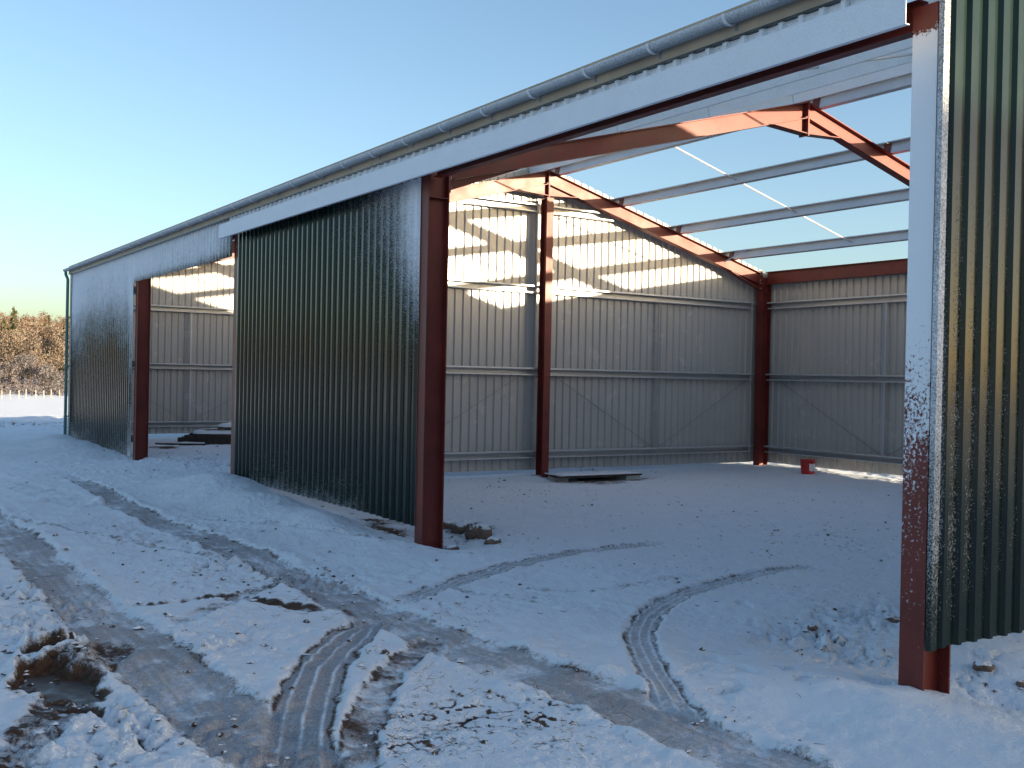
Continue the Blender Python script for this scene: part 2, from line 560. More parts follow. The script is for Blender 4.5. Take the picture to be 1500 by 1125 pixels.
def build_ground():
    base_ang = math.atan2(_f[1], _f[0])
    fine = np.arange(-.50, .5001, .00132)
    rest = np.linspace(.5, 2 * math.pi - .5, 130)[1:-1]
    ang = np.concatenate([fine, rest])
    rad = [.0 + .35 * k for k in range(1, 11)]
    r = 3.6
    while r < 32:
        rad.append(r)
        r *= 1.0036
    while r < 60:
        rad.append(r)
        r *= 1.009
    while r < 5000:
        rad.append(r)
        r *= 1.05
    rad = np.array(rad)
    na, nr = len(ang), len(rad)
    A, R = np.meshgrid(ang, rad)
    x = (CAM[0] + R * np.cos(base_ang + A)).ravel()
    y = (CAM[1] + R * np.sin(base_ang + A)).ravel()
    near = np.exp(-(R.ravel() / 60) ** 2)
    h = terrain(x, y)
    wob = fbm(x, y, .22, 3, 2.0)
    inside = sstep(-.2, .6, y) * sstep(.2, -.2, x) * sstep(S + .4, S - .2, y)
    n1 = fbm(x, y, 1.3, 3, 1.0)
    n2 = fbm(x, y, .32, 3, 5.0)
    n3 = fbm(x, y, .10, 3, 8.0)
    lump = np.maximum(n2, -.15) * (.6 + .8 * sstep(-.3, .5, fbm(x, y, 1.1, 2, 23.0)))
    h = h + near * (.035 * n1 * (1 - .5 * inside) + .014 * lump * (1 - .5 * inside) + .009 * n3 * (.5 + sstep(-.2, .5, fbm(x, y, .8, 2, 31.0))))
    bare = np.full(x.shape, .02) + .05 * inside
    mud = np.full(x.shape, .35)
    # random dark specks over the yard: soil scraps and small shadows painted in
    sc = fbm(x, y, .5, 2, 12.0)
    sp = pnoise(x / .045 + 4, y / .045)
    bare = bare + near * (.42 + .15 * inside) * sstep(.0 - .25 * inside, .5 - .25 * inside, sc) * sstep(.35, .7, sp)
    mud = mud + .3 * sstep(.35, .7, sp)
    # clods
    bil = np.abs(pnoise(x / .15, y / .15)) + .5 * np.abs(pnoise(x / .07 + 3, y / .07)) + .22 * np.abs(pnoise(x / .033 + 7, y / .033))
    for cx, cy, rr, amp, br in CLODS:
        w = np.exp(-(((x - cx) / rr) ** 2 + ((y - cy) / (rr * .75)) ** 2))
        w = w * (.35 + .9 * sstep(-.25, .5, fbm(x + cx, y - cy, rr * .5 + .2, 2)))
        h = h + w * amp * (bil - .45) * (1.0 if rr < 1.2 else .6)
        bare = bare + w * br * 2.2 * sstep(.42, .12, bil)
        mud = mud + w * .35
    # wheel tracks
    for pts, hw, dep, br, md, kind, fade in TRACKS:
        bx = [min(p[0] for p in pts) - 2, max(p[0] for p in pts) + 2, min(p[1] for p in pts) - 2, max(p[1] for p in pts) + 2]
        k = np.where((x > bx[0]) & (x < bx[1]) & (y > bx[2]) & (y < bx[3]))[0]
        if not len(k):
            continue
        d, sd_, run, L = poly_dist(x[k], y[k], pts)
        f0, f1 = fade if isinstance(fade, tuple) else (fade, fade)
        ends = sstep(0, f0, run) * sstep(0, f1, L - run)
        if kind == 'smear':
            hw = hw * (.56 + .44 * sstep(0, .85, run / L)) * (1 + .10 * n1[k])
        e = d + .10 * hw * 3 * wob[k] * .35 + .02 * wob[k]
        m = sstep(hw * 1.15, hw * .80, e) * ends
        berm = np.exp(-((d - hw * 1.18) / (.22 * hw + .02)) ** 2) * ends
        if kind == 'rows':
            g = (.5 + .5 * np.cos(sd_ / hw * math.pi * 3.6 + .3 * n1[k])) ** 7
            h[k] += -m * (dep * .5 - .008 * g - .008 * n2[k]) + berm * .008
            bb = br * (1.0 - .75 * g * (.7 + .5 * n2[k])) + .12 * n2[k]
        elif kind == 'bars':
            g = .5 + .5 * np.sin(run / .022 + 6 * n1[k] + np.abs(sd_) / hw * 2.0 + 3 * n2[k])
            h[k] += -m * dep * (.6 - .3 * g) + berm * .008
            bb = br * (.75 + .35 * g + .5 * n2[k])
        else:
            st = pnoise(sd_ / .05, run / .9) + .5 * pnoise(sd_ / .025, run / .6)
            h[k] += -m * (dep * .55 - .005 * st - .008 * n2[k]) + berm * (.012 + .02 * n2[k])
            bb = br * (.86 + .16 * st) + .16 * n1[k] + .34 * n2[k] * (n2[k] < 0)
            pass
        was = 1 - sstep(.2, .6, bare[k])
        bare[k] = np.maximum(bare[k], m * np.clip(bb, 0, 1.2))
        mud[k] = mud[k] * (1 - m) + m * (md + .22 * n2[k] + .24 * n1[k] + (.14 * st if kind == 'smear' else 0))
        # dirt thrown up on the edges
        ed = np.exp(-((e - hw) / .05) ** 2) * ends
        bare[k] = np.maximum(bare[k], ed * (.40 if kind == 'smear' else .18) * (.35 + 1.3 * wob[k]))
        mud[k] = np.maximum(mud[k], ed * .8 * was)
    # mud pit with a puddle
    ux, uy = y - PIT[1], x - PIT[0]
    q = np.hypot(ux / .15, uy / .46) + .75 * fbm(x, y, .26, 3, 44.0) + .2 * wob
    pit = sstep(1.5, .4, q)
    h = h - .075 * pit + .05 * np.exp(-((q - 1.5) / .35) ** 2) * (1 + n2) * sstep(.3, -.2, uy)
    bare = np.maximum(bare, sstep(1.7, .9, q) * 1.05)
    mud = np.maximum(mud, sstep(1.9, 1.1, q) * 1.0)
    # dug soil around two of the post bases and along the partition
    for px_, py_, rr in ((570, 775, .35), (690, 775, .35), (560, 765, .3), (640, 790, .2), (860, 704, .75), (240, 655, .5)):
        cx, cy = ground_at(px_, py_)
        w = np.exp(-((x - cx) ** 2 + (y - cy) ** 2) / rr ** 2)
        bare = np.maximum(bare, w * (.8 + .5 * n2))
        mud = np.maximum(mud, w * 1.1)
    w = np.exp(-((x + 11.05) / .38) ** 2 - ((y - 6.5) / 1.0) ** 2)
    bare = np.maximum(bare, w * (1.15 + .4 * n2))
    mud = np.maximum(mud, w * 1.2)
    # footprints
    fr = random.Random(3)
    for i in range(26):
        px_, py_ = fr.uniform(1000, 1300), fr.uniform(880, 1010)
        cx, cy = ground_at(px_, py_)
        a = fr.uniform(0, 3.14)
        ca, sa = math.cos(a), math.sin(a)
        k = np.where((np.abs(x - cx) < .3) & (np.abs(y - cy) < .3))[0]
        u1 = (x[k] - cx) * ca + (y[k] - cy) * sa
        v1 = -(x[k] - cx) * sa + (y[k] - cy) * ca
        w = sstep(1.15, .8, np.hypot(u1 / .13, v1 / .05) + .2 * wob[k])
        h[k] -= .020 * w
        bare[k] = np.maximum(bare[k], .26 * w)
    me = bpy.data.meshes.new('ground')
    nv = na * nr
    co = np.stack([x, y, h], 1)
    i = np.arange(nr - 1)[:, None]
    j = np.arange(na)[None, :]
    j2 = (j + 1) % na
    quads = np.stack([i * na + j, i * na + j2, (i + 1) * na + j2, (i + 1) * na + j], -1).reshape(-1, 4)
    me.vertices.add(nv)
    me.vertices.foreach_set('co', co.ravel())
    nq = len(quads)
    # centre cap
    me.loops.add(nq * 4 + na)
    me.polygons.add(nq + 1)
    me.loops.foreach_set('vertex_index', np.concatenate([quads.ravel(), np.arange(na)]).astype(np.int32))
    me.polygons.foreach_set('loop_start', np.concatenate([np.arange(nq) * 4, [nq * 4]]).astype(np.int32))
    me.polygons.foreach_set('use_smooth', np.ones(nq + 1, bool))
    me.update(calc_edges=True)
    me.validate()
    for nm, arr in (('bare', bare), ('mud', mud)):
        at = me.attributes.new(nm, 'FLOAT', 'POINT')
        at.data.foreach_set('value', np.clip(arr, 0, 1.3).astype(np.float32))
    me.materials.append(M['ground'])
    o = bpy.data.objects.new('ground', me)
    COL.objects.link(o)
    tag(o, kind='structure')
    return co, o, (rad, ang, base_ang)


G_CO, ground, _g = build_ground()


def zg(x, y):
    """ground level from the smooth terrain (without the finest relief)"""
    return float(terrain(np.array([float(x)]), np.array([float(y)]))[0])


_RAD, _ANG, _BA = _g


def zsurf(x, y):
    """level of the finished sheet at a spot"""
    dx, dy = x - CAM[0], y - CAM[1]
    r = math.hypot(dx, dy)
    a = (math.atan2(dy, dx) - _BA + math.pi) % (2 * math.pi) - math.pi
    if a < -.5:
        a += 2 * math.pi
    i = int(np.clip(np.searchsorted(_RAD, r), 0, len(_RAD) - 1))
    j = int(np.clip(np.searchsorted(_ANG, a), 0, len(_ANG) - 1))
    return float(G_CO[i * len(_ANG) + j, 2])


pud = MB()
pv = []
for k in range(28):
    t = 2 * math.pi * k / 28
    rr = 1 + .18 * math.sin(3 * t + 1) + .1 * math.sin(5 * t)
    pv.append((PIT[0] + .10 + .50 * rr * math.cos(t), PIT[1] + .26 * rr * math.sin(t), .124))
pud.add(pv, [tuple(range(28))])
tag(pud.build('puddle', 'water'), kind='structure')

# ------------------------------------------------------------------ the barn
barn = empty('steel_barn', (-12, 0, .2))
tag(barn, 'half-built green clad steel frame barn with open roof and red oxide frame', 'barn')
OFF = Vector((12, 0, -.2))


def part(mb, name, mats, parent=barn, smooth=False):
    o = mb.build(name, mats, None, smooth)
    o.parent = parent
    if parent is barn:
        o.location = OFF
    return o


def iprof(w, d, tf=.012, tw=.010):
    a, b = w / 2, d / 2
    t = tw / 2
    return [(-a, -b), (a, -b), (a, -b + tf), (t, -b + tf), (t, b - tf), (a, b - tf), (a, b), (-a, b), (-a, b - tf), (-t, b - tf), (-t, -b + tf), (-a, -b + tf)]


FRAMES = [0, -B, -2 * B, -3 * B, -4 * B]
CW, CD = .165, .25


def col_frost(ix):
    def f(p):
        if ix == 0:
            front = p.y < .02
            if front:
                return float(np.interp(p.z, [.3, .7, 1.2, 1.6, 2.0, 2.6, 3.98, 4.02], [.25, .31, .40, .50, .68, .95, 1.0, .0]))
            return .25 if p.x > 0 else .05
        if ix == 1:
            return .30 if (p.x > -5.93 and p.y > .25) else .12
        if ix == 3:
            return .2 if p.y > .2 else .0
        return 0.0
    return f


for ix, X in enumerate(FRAMES):
    for side, Y in ((0, CD / 2), (1, S - CD / 2)):
        m = MB()
        m.extrude(iprof(CW, CD), (X, Y, -.15), (X, Y, 4.12 + (.02 if side else 0)), (1, 0, 0), (0, 1, 0), rows=40 if side == 0 else 1, frost=col_frost(ix) if side == 0 else None)
        # base plate and cap stiffener
        m.box((X - .12, Y - .19, .02), (X + .12, Y + .19, .04))
        for sx in (-1, 1):
            m.box((X + sx * .006, Y - CD / 2 + .013, 3.80), (X + sx * (CW / 2 - .002), Y + CD / 2 - .013, 3.812))
        part(m, 'column', 'red')
    # rafters, each with haunches, end plate and cleats
    for sgn in (1, -1):
        y0, y1 = (CD, HALF) if sgn == 1 else (S - CD, HALF)
        d = Vector((0, sgn, RISE)).normalized()
        n = Vector((0, -sgn * RISE, 1)).normalized()
        dep = .21 if ix == 1 else .24
        p0 = Vector((X, y0, ztop(y0))) - n * dep / 2
        p1 = Vector((X, y1 - sgn * .012, ztop(y1 - sgn * .012))) - n * dep / 2
        m = MB()
        m.extrude(iprof(.145, dep), p0 + d * .02, p1, (1, 0, 0), n, rows=1, frost=.05 if ix == 1 else 0)
        raf = part(m, 'rafter', 'red')
        L = .85
        # eaves haunch: a tapering cut of the same section below the rafter
        m = MB()
        q0 = Vector((0, y0, ztop(y0))) - n * (dep + .002)
        q1 = q0 + d * L
        q2 = Vector((0, y0 + sgn * .012, q0.z - .11))
        for t0, t1, a, b_ in ((-.005, .005, 0, 0),):
            v = [(X + t, q.y, q.z) for t in (t0, t1) for q in (q0, q1, q2)]
            m.add(v, [(0, 1, 2), (5, 4, 3), (0, 3, 4, 1), (1, 4, 5, 2), (2, 5, 3, 0)])
        dd = (q1 - q2).normalized()
        nn = Vector((0, -sgn * dd.z, abs(dd.y)))
        m.extrude([(-.0725, -.006), (.0725, -.006), (.0725, .006), (-.0725, .006)], Vector((X, q2.y, q2.z)), Vector((X, q1.y, q1.z - .004)), (1, 0, 0), nn)
        h_ = part(m, 'haunch', 'red', raf)
        h_.location = (0, 0, 0)
        # bolted end plate on the column
        m = MB()
        m.box((X - .078, y0 - .0 + (.002 if sgn == 1 else -.016), q2.z - .03), (X + .078, y0 + (.016 if sgn == 1 else -.002), ztop(y0) + .05))
        e_ = part(m, 'end_plate', 'red', raf)
        m = MB()
        for zz in (q2.z + .03, q2.z + .14, ztop(y0) - .14, ztop(y0) - .02):
            for xx in (-.045, .045):
                yy = y0 + sgn * .016
                m.extrude([(.012 * math.cos(t * math.pi / 3), .012 * math.sin(t * math.pi / 3)) for t in range(6)], (X + xx, yy, zz), (X + xx, yy + sgn * .018, zz), (1, 0, 0), (0, 0, 1))
        tag(part(m, 'bolts', 'bolt', raf), kind='stuff')
        # ridge haunch and ridge plate
        m = MB()
        ya = HALF - sgn * .016
        za = ztop(ya) - dep * 1.035
        w_ = .62
        v = [(X + t, yy, zz) for t in (-.005, .005) for yy, zz in ((ya, za), (ya - sgn * w_, za - RISE * w_), (ya, za - .20))]
        m.add(v, [(0, 1, 2), (5, 4, 3), (0, 3, 4, 1), (1, 4, 5, 2), (2, 5, 3, 0)])
        a_, b_ = Vector((X, ya - sgn * w_, za - RISE * w_)), Vector((X, ya, za - .20))
        dd = (b_ - a_).normalized()
        m.extrude([(-.0725, -.006), (.0725, -.006), (.0725, .006), (-.0725, .006)], a_, b_, (1, 0, 0), Vector((0, -dd.z, dd.y)))
        part(m, 'ridge_haunch', 'red', raf)
        m = MB()
        m.box((X - .08, min(HALF - sgn * .001, HALF - sgn * .013), za - .23), (X + .08, max(HALF - sgn * .001, HALF - sgn * .013), ZAP + .01))
        part(m, 'ridge_plate', 'red', raf)
        for yy in (1.10, 2.55, 4.0, 5.5):
            y_ = yy if sgn == 1 else S - yy
            m = MB()
            c = Vector((X, y_ + sgn * .014, ztop(y_)))
            m.extrude([(-.06, .0), (.06, .0), (.06, .15), (-.06, .15)], c - d * .005, c + d * .004, (1, 0, 0), n)
            part(m, 'cleat', 'red', raf)

# purlins: zed sections bay by bay
PUR_Y = [1.10, 2.55, 4.0, 5.5]


def zprof(h, fl=.062, t=.006, lip=.016):
    return [(-fl, 0), (t / 2, 0), (t / 2, h - t), (fl, h - t), (fl, h - lip), (fl + t * .7, h - lip), (fl + t * .7, h), (-t / 2, h), (-t / 2, t), (-fl + t * .3, t), (-fl + t * .3, lip), (-fl, lip)]


for bay in range(4):
    xa, xb = -B * (bay + 1), -B * bay
    if bay == 0:
        xb = .08
    if bay == 3:
        xa = -4 * B - .20
    for sgn in (1, -1):
        n = Vector((0, -sgn * RISE, 1)).normalized()
        d = Vector((0, sgn, RISE)).normalized()
        for yy in PUR_Y:
            y_ = yy if sgn == 1 else S - yy
            m = MB()
            fr = .80 if sgn == 1 else .10
            base = Vector((0, y_, ztop(y_))) + n * .003
            m.extrude(zprof(.155), base + Vector((xa + .004, 0, 0)), base + Vector((xb - .004, 0, 0)), d, n, rows=6, frost=lambda p, fr=fr: fr)
            part(m, 'purlin', 'zinc')
        # anti-sag rods between the purlins at mid bay
        ys = [5.5, 4.0, 2.55, 1.10]
        for a, b_ in zip(ys[:-1], ys[1:]):
            ya, yb = (a, b_) if sgn == 1 else (S - a, S - b_)
            xm = (xa + xb) / 2 if bay in (1, 2) else -B * (bay + .5)
            m = MB()
            m.tube([(xm, ya, ztop(ya) + .075), (xm, yb, ztop(yb) + .075)], .014, 6, frost=.3)
            part(m, 'sag_rod', 'zinc')
    # red eaves beams, front and back
    xl, xr = -B * (bay + 1) + CW / 2 + .003, -B * bay - CW / 2 - .003
    for Y, bw, bd, zc in ((.10, .085, .18, 4.10), (S - .12, .13, .26, 4.12)):
        m = MB()
        m.extrude(iprof(bw, bd), (xl, Y, zc), (xr, Y, zc), (0, 1, 0), (0, 0, 1))
        part(m, 'eaves_beam', 'red')
    m = MB()
    m.tube([((xl + xr) / 2 - .4, S - .05, 4.262), ((xl + xr) / 2 - .4, S - .05, 4.275)], .02, 6)
    part(m, 'bolt', 'bolt')

# wall rails -------------------------------------------------------
RAILZ = [.56, 2.06, 3.55]


def rail(p0, p1, inward, z, fr=.12, h=.15):
    """zed rail; inward = unit vector from the sheeting to the inside"""
    p0, p1 = Vector(p0), Vector(p1)
    m = MB()
    inn = Vector(inward)
    # web lies flat, flanges upright, like rails fixed on edge
    t = .006
    w = h
    prof = [(0, -.07), (w * .85, -.07), (w * .85, -.048), (w * .85 - .004, -.048), (w * .85 - .004, -.066), (.004, -.066), (.004, .066), (w - .004, .066), (w - .004, .042), (w, .042), (w, .07), (0, .07)]
    m.extrude(prof, p0 + Vector((0, 0, z)), p1 + Vector((0, 0, z)), inn, (0, 0, 1), rows=1, frost=fr)
    return part(m, 'wall_rail', 'zinc')


def strut(p, z0, z1, horiz, inn):
    m = MB()
    m.extrude([(-.025, 0), (.025, 0), (.025, .004), (-.021, .004), (-.021, .05), (-.025, .05)], Vector(p) + Vector((0, 0, z0)), Vector(p) + Vector((0, 0, z1)), horiz, inn, frost=.1)
    part(m, 'rail_strut', 'zinc')


def wire(a, b_):
    m = MB()
    m.tube([a, b_], .007, 5)
    part(m, 'brace_wire', 'steel_wire')


def gable_rails(X, inn, posts=True):
    """X = sheeting plane, inn = +1/-1 direction of the inside along X"""
    xo = X + inn * .006
    for z in RAILZ:
        for ya, yb in ((.30, HALF - .03), (HALF + .03, S - .30)):
            rail((xo, ya, 0), (xo, yb, 0), (inn, 0, 0), z)
    z = 5.02
    yl = HALF - (ZAP - .27 - z) / RISE - .15
    for ya, yb in ((yl, HALF - .09), (HALF + .09, S - yl)):
        rail((xo, ya, 0), (xo, yb, 0), (inn, 0, 0), z)
    for yc in (HALF / 2 + .02, HALF * 1.5 - .02):
        for za, zb in ((RAILZ[0] + .072, RAILZ[1] - .072), (RAILZ[1] + .072, RAILZ[2] - .072)):
            strut((xo + inn * .09, yc, 0), za, zb, (0, 1, 0), (inn, 0, 0))
        xx = xo + inn * .07
        for s_ in (-1, 1):
            wire((xx, yc + s_ * .05, RAILZ[0] + .06), (xx, yc + s_ * 2.45, RAILZ[1] - .08))
    if posts:
        m = MB()
        xp = xo + inn * (.155 + .10)
        m.extrude(iprof(.145, .20), (xp, HALF, -.1), (xp, HALF, ZAP - .5), (0, 1, 0), (1, 0, 0))
        part(m, 'gable_post', 'red')


gable_rails(-2 * B - .235, 1)
gable_rails(-4 * B - .235, 1)
gable_rails(.125, -1)
for bay in range(4):
    xl, xr = -B * (bay + 1) + .085, -B * bay - .085
    for z in RAILZ:
        rail((xl, S + .03, 0), (xr, S + .03, 0), (0, -1, 0), z, .10)
        if bay in (1, 3):
            rail((xl, .002, 0), (xr, .002, 0), (0, 1, 0), z, .1)
    xm = -B * (bay + .5)
    for za, zb in ((RAILZ[0] + .072, RAILZ[1] - .072), (RAILZ[1] + .072, RAILZ[2] - .072)):
        strut((xm, S - .06, 0), za, zb, (1, 0, 0), (0, -1, 0))
    for s_ in (-1, 1):
        wire((xm + s_ * .05, S - .03, RAILZ[0] + .06), (xm + s_ * 2.6, S - .03, RAILZ[1] - .08))

# sheeting ---------------------------------------------------------
PITCH_ = .168
RIB = [(0, 0), (.095, 0), (.114, .027), (.149, .027)]       # trough flat, web, crest flat, web


def sheet(name, p_of, n, w0, w1, z0, ztopf, rows, frost, npitch=6, pitch=PITCH_):
    """ribbed sheets side by side; p_of(w) = (x,y) along the wall, n = outward normal (x,y)"""
    kp = pitch / PITCH_
    w = w0
    i = 0
    while w < w1 - .02:
        e = min(w + pitch * npitch, w1)
        prof = []
        q = w
        while q < e - 1e-6:
            for a, d in RIB:
                if q + a * kp < e - 1e-6:
                    prof.append((q + a * kp, d))
            q += pitch
        prof.append((e, 0.0 if abs(((e - w0) / pitch) - round((e - w0) / pitch)) < .02 else .0))
        m = MB()
        off = .0015 * (i % 2)
        jz = rng.uniform(-.008, .008)
        for layer, mi in ((0.0, 0), (-.003, 1)):
            vs_, fr, fs = [], [], []
            for r_ in range(rows + 1):
                t = r_ / rows
                for a, d in prof:
                    x, y = p_of(a)
                    za = z0 + jz
                    z = za + (ztopf(a) - za) * t
                    dd = d + layer + off
                    vs_.append((x + n[0] * dd, y + n[1] * dd, z))
                    fr.append(frost(a, z, d) if (mi == 0 and frost) else 0.0)
            k = len(prof)
            for r_ in range(rows):
                for j in range(k - 1):
                    fc = (r_ * k + j, r_ * k + j + 1, (r_ + 1) * k + j + 1, (r_ + 1) * k + j)
                    fs.append(fc if mi == 0 else fc[::-1])
            m.add(vs_, fs, mi, fr)
        part(m, name, ['green', 'inner'])
        w = e
        i += 1


def fnoise(a, z, s=1.0):
    return float(pnoise(np.array([a * s + 31.7]), np.array([z * s + 5.2]))[0])


def frost_bay4(a, z, d):
    x = a
    f = np.interp(z, [.2, .6, 1.5, 2.2, 3.0, 3.4, 4.2], [.45, .24, .14, .30, .55, .78, .95])
    f += .08 * fnoise(x, z, .6) + .12 * np.interp(x, [-24, -23, -20, -18.4, -18.1], [.6, .2, -.6, .2, 2.2])
    return float(np.clip(f, 0, 1))


def frost_head(a, z, d):
    f = np.interp(a, [-18, -17, -13, -12.2, -11.9], [.95, .92, .86, .7, .25])
    f -= np.interp(z, [3.68, 3.78, 3.9], [.45, .12, 0])
    return float(np.clip(f + .05 * fnoise(a, z), 0, 1))


def frost_bay2(a, z, d):
    # rime near the right hand post and drifted snow at the foot on the left
    f = .045 + .05 * fnoise(a, z, .8)
    f += np.interp(a, [-9, -7.6, -6.6, -6.1], [0, .10, .42, .9]) * np.interp(z, [1.6, 2.4, 3.3, 4.0], [0, .35, .85, 1])
    f += .14 * np.interp(z, [2.6, 3.6], [0, 1])
    f += np.interp(z - .25, [.05, .25, .75, 1.0], [.5, .26, .08, 0]) * np.interp(a, [-11.9, -11.4, -11, -8, -7.2, -6.6], [.1, .3, 1, 1, .6, 0])
    if d > .02:
        f -= .06
    return float(np.clip(f, 0, 1))


def frost_strip(a, z, d):
    return .88 + .1 * fnoise(a, z, 2)


def frost_gable(a, z, d):
    # a is the distance back from the corner; rime sits in the troughs close to it
    f = np.interp(a, [-.1, .03, .10, .3, .8, 2], [.62, .55, .33, .27, .20, .05])
    f *= np.interp(z, [.45, .7, 1.1, 2.2, 3.2, 3.7], [.35, .7, 1.1, .9, .55, .1])
    if d > .02:
        f *= .45
    return float(np.clip(f, 0, 1))


# front wall: bay 4 and its lintel strip, bay 2, the strip above the door track
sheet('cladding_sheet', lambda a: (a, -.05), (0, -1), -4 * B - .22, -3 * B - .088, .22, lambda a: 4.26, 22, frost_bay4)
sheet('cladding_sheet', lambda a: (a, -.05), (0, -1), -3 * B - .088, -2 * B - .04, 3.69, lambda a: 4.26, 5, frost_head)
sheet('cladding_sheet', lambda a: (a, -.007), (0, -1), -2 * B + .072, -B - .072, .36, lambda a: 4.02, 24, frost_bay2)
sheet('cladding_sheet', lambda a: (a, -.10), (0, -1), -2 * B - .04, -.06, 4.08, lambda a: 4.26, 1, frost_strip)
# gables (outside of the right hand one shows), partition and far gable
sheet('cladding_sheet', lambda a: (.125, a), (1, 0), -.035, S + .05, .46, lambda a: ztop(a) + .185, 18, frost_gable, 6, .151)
sheet('cladding_sheet', lambda a: (-2 * B - .235, a), (-1, 0), .12, S + .05, .27, lambda a: ztop(a) + .185, 1, None)
sheet('cladding_sheet', lambda a: (-4 * B - .235, a), (-1, 0), .06, S + .05, .30, lambda a: ztop(a) + .185, 1, None)
sheet('cladding_sheet', lambda a: (a, S + .034), (0, 1), -4 * B - .22, .12, .28, lambda a: 4.26, 1, None)

# rows of fixing screws on the two near walls
m = MB()
for z in RAILZ + [5.02]:
    a = .10
    while a < 4.0:
        if z < ztop(a) + .1:
            m.tube([(.125 + .0045, a + .012, z), (.125 + .010, a + .012, z)], .006, 6)
        a += .302
tag(part(m, 'fixings', 'bolt'), kind='stuff')
# corner trims
m = MB()
m.extrude([(.126, -.050), (.160, -.050), (.160, .004), (.157, .004), (.157, -.047), (.126, -.047)], (0, 0, .455), (0, 0, 4.26), (1, 0, 0), (0, 1, 0), rows=24,
          frost=lambda p: float(np.interp(p.z, [.5, .8, 1.4, 2.2, 3.6, 4.2], [.10, .38, .52, .72, .62, .5])))
part(m, 'corner_trim', 'trim')
m = MB()
m.extrude([(-24.29, -.09), (-24.08, -.09), (-24.08, -.087), (-24.287, -.087), (-24.287, .10), (-24.29, .10)], (0, 0, .2), (0, 0, 4.26), (1, 0, 0), (0, 1, 0), rows=4, frost=.5)
part(m, 'corner_trim', 'trim')

# door track cover over the two right hand bays
m = MB()
prof = [(-.27, 3.94), (-.27, 4.145), (-.115, 4.165), (-.115, 4.160), (-.265, 4.140), (-.265, 3.945), (-.235, 3.945), (-.235, 3.94)]
m.extrude(prof, (-2 * B - .02, 0, 0), (.07, 0, 0), (0, 1, 0), (0, 0, 1), rows=40, frost=lambda p: .93)
part(m, 'door_track_cover', 'white')
m = MB()
m.tube([(-2 * B, -.17, 4.03), (-.15, -.17, 4.03)], .03, 8)
part(m, 'door_track', 'zinc')

# eaves trim, gutter with brackets, downpipe
XL, XR = -4 * B - .36, .32
m = MB()
m.box((XL + .1, -.135, 4.27), (XR, -.118, 4.47), 0, .05)
part(m, 'eaves_board', 'beige')
m = MB()
m.box((XL + .1, -.150, 4.262), (XR, .06, 4.268), 0, 0)
part(m, 'eaves_trim', 'green')
m = MB()
GR, GY, GZ = .058, -.200, 4.390
pr = []
for k in range(13):
    t = math.pi + math.pi * k / 12
    pr.append((GR * math.cos(t), GR * math.sin(t)))
pr += [(GR + .004, .004)]
for k in range(12, -1, -1):
    t = math.pi + math.pi * k / 12
    pr.append(((GR - .004) * math.cos(t), (GR - .004) * math.sin(t)))
m.extrude(pr, (XL, GY, GZ), (XR, GY, GZ), (0, 1, 0), (0, 0, 1), rows=60, frost=lambda p: float(np.clip(.48 + (p.z - GZ + .035) * 7, .18, .95)))
gut = part(m, 'gutter', 'gutter', smooth=False)
m = MB()
m.extrude([(GR * .93 * math.cos(math.pi * k / 10), GR * .10 + .012 * math.sin(math.pi * k / 10) - .01) for k in range(11)], (XL + .01, GY, GZ - .012), (XR - .01, GY, GZ - .012), (0, 1, 0), (0, 0, 1))
part(m, 'snow_lining', 'snow', gut)
xb = -.594
while xb > XL:
    m = MB()
    pr = [((GR + .003) * math.cos(math.pi * (1 + k / 12)), (GR + .003) * math.sin(math.pi * (1 + k / 12))) for k in range(13)]
    pr = pr + [((GR + .009) * math.cos(math.pi * (2 - k / 12)), (GR + .009) * math.sin(math.pi * (2 - k / 12))) for k in range(13)]
    m.extrude(pr, (xb - .014, GY, GZ), (xb + .014, GY, GZ), (0, 1, 0), (0, 0, 1), frost=.8)
    m.box((xb - .014, GY + GR + .003, GZ - .09), (xb + .014, GY + GR + .011, GZ + .005))
    part(m, 'gutter_bracket', 'gutter', gut)
    xb -= .776
m = MB()
m.tube([(-24.27, GY, GZ - .06), (-24.27, GY, GZ - .12), (-24.27, -.15, GZ - .24), (-24.27, -.15, .25)], .036, 10, frost=.1)
dp = part(m, 'downpipe', 'teal', smooth=True)
for z in (.75, 2.0, 3.2):
    m = MB()
    m.tube([(-24.27, -.15, z), (-24.27, -.15, z + .035)], .044, 10, frost=.3)
    m.box((-24.31, -.15, z), (-24.23, -.085, z + .03))
    part(m, 'pipe_clip', 'teal', dp)

# small angle brace near the back eaves of the partition frame
m = MB()
m.extrude([(-.02, -.003), (.02, -.003), (.02, .003), (-.02, .003)], (-11.9, 10.02, 4.36), (-11.55, 10.32, 4.62), (0, .5, .87), (.5, -.7, .4))
part(m, 'fly_brace', 'zinc')

# ------------------------------------------------------------------ things in and around the barn
# red bucket
bx_, by_ = -10.25, 10.75
bz = zsurf(bx_, by_) - .005
buck = empty('bucket', (bx_, by_, bz))
tag(buck, 'red plastic bucket with a white label on the snowy barn floor', 'bucket')
m = MB()
seg = 24
prof = [(.0, .0), (.115, .0), (.12, .008), (.148, .26), (.158, .262), (.158, .278), (.146, .278), (.116, .02), (0, .02)]
vs_, fs = [], []
for r_, z in prof:
    for j in range(seg):
        t = 2 * math.pi * j / seg
        vs_.append((r_ * math.cos(t), r_ * math.sin(t), z))
for i in range(len(prof) - 1):
    for j in range(seg):
        k = (j + 1) % seg
        fs.append((i * seg + j, i * seg + k, (i + 1) * seg + k, (i + 1) * seg + j))
m.add(vs_, fs)
o = m.build('body', 'rubber', buck, True)
m = MB()
vs_, fs = [], []
for i, z in enumerate((.07, .21)):
    for j in range(9):
        t = math.radians(-38 + j * 8)
        rr = .123 + (.148 - .12) * (z / .26) + .002
        vs_.append((rr * math.cos(t), rr * math.sin(t), z + .012 * math.sin(j * 1.7 + i)))
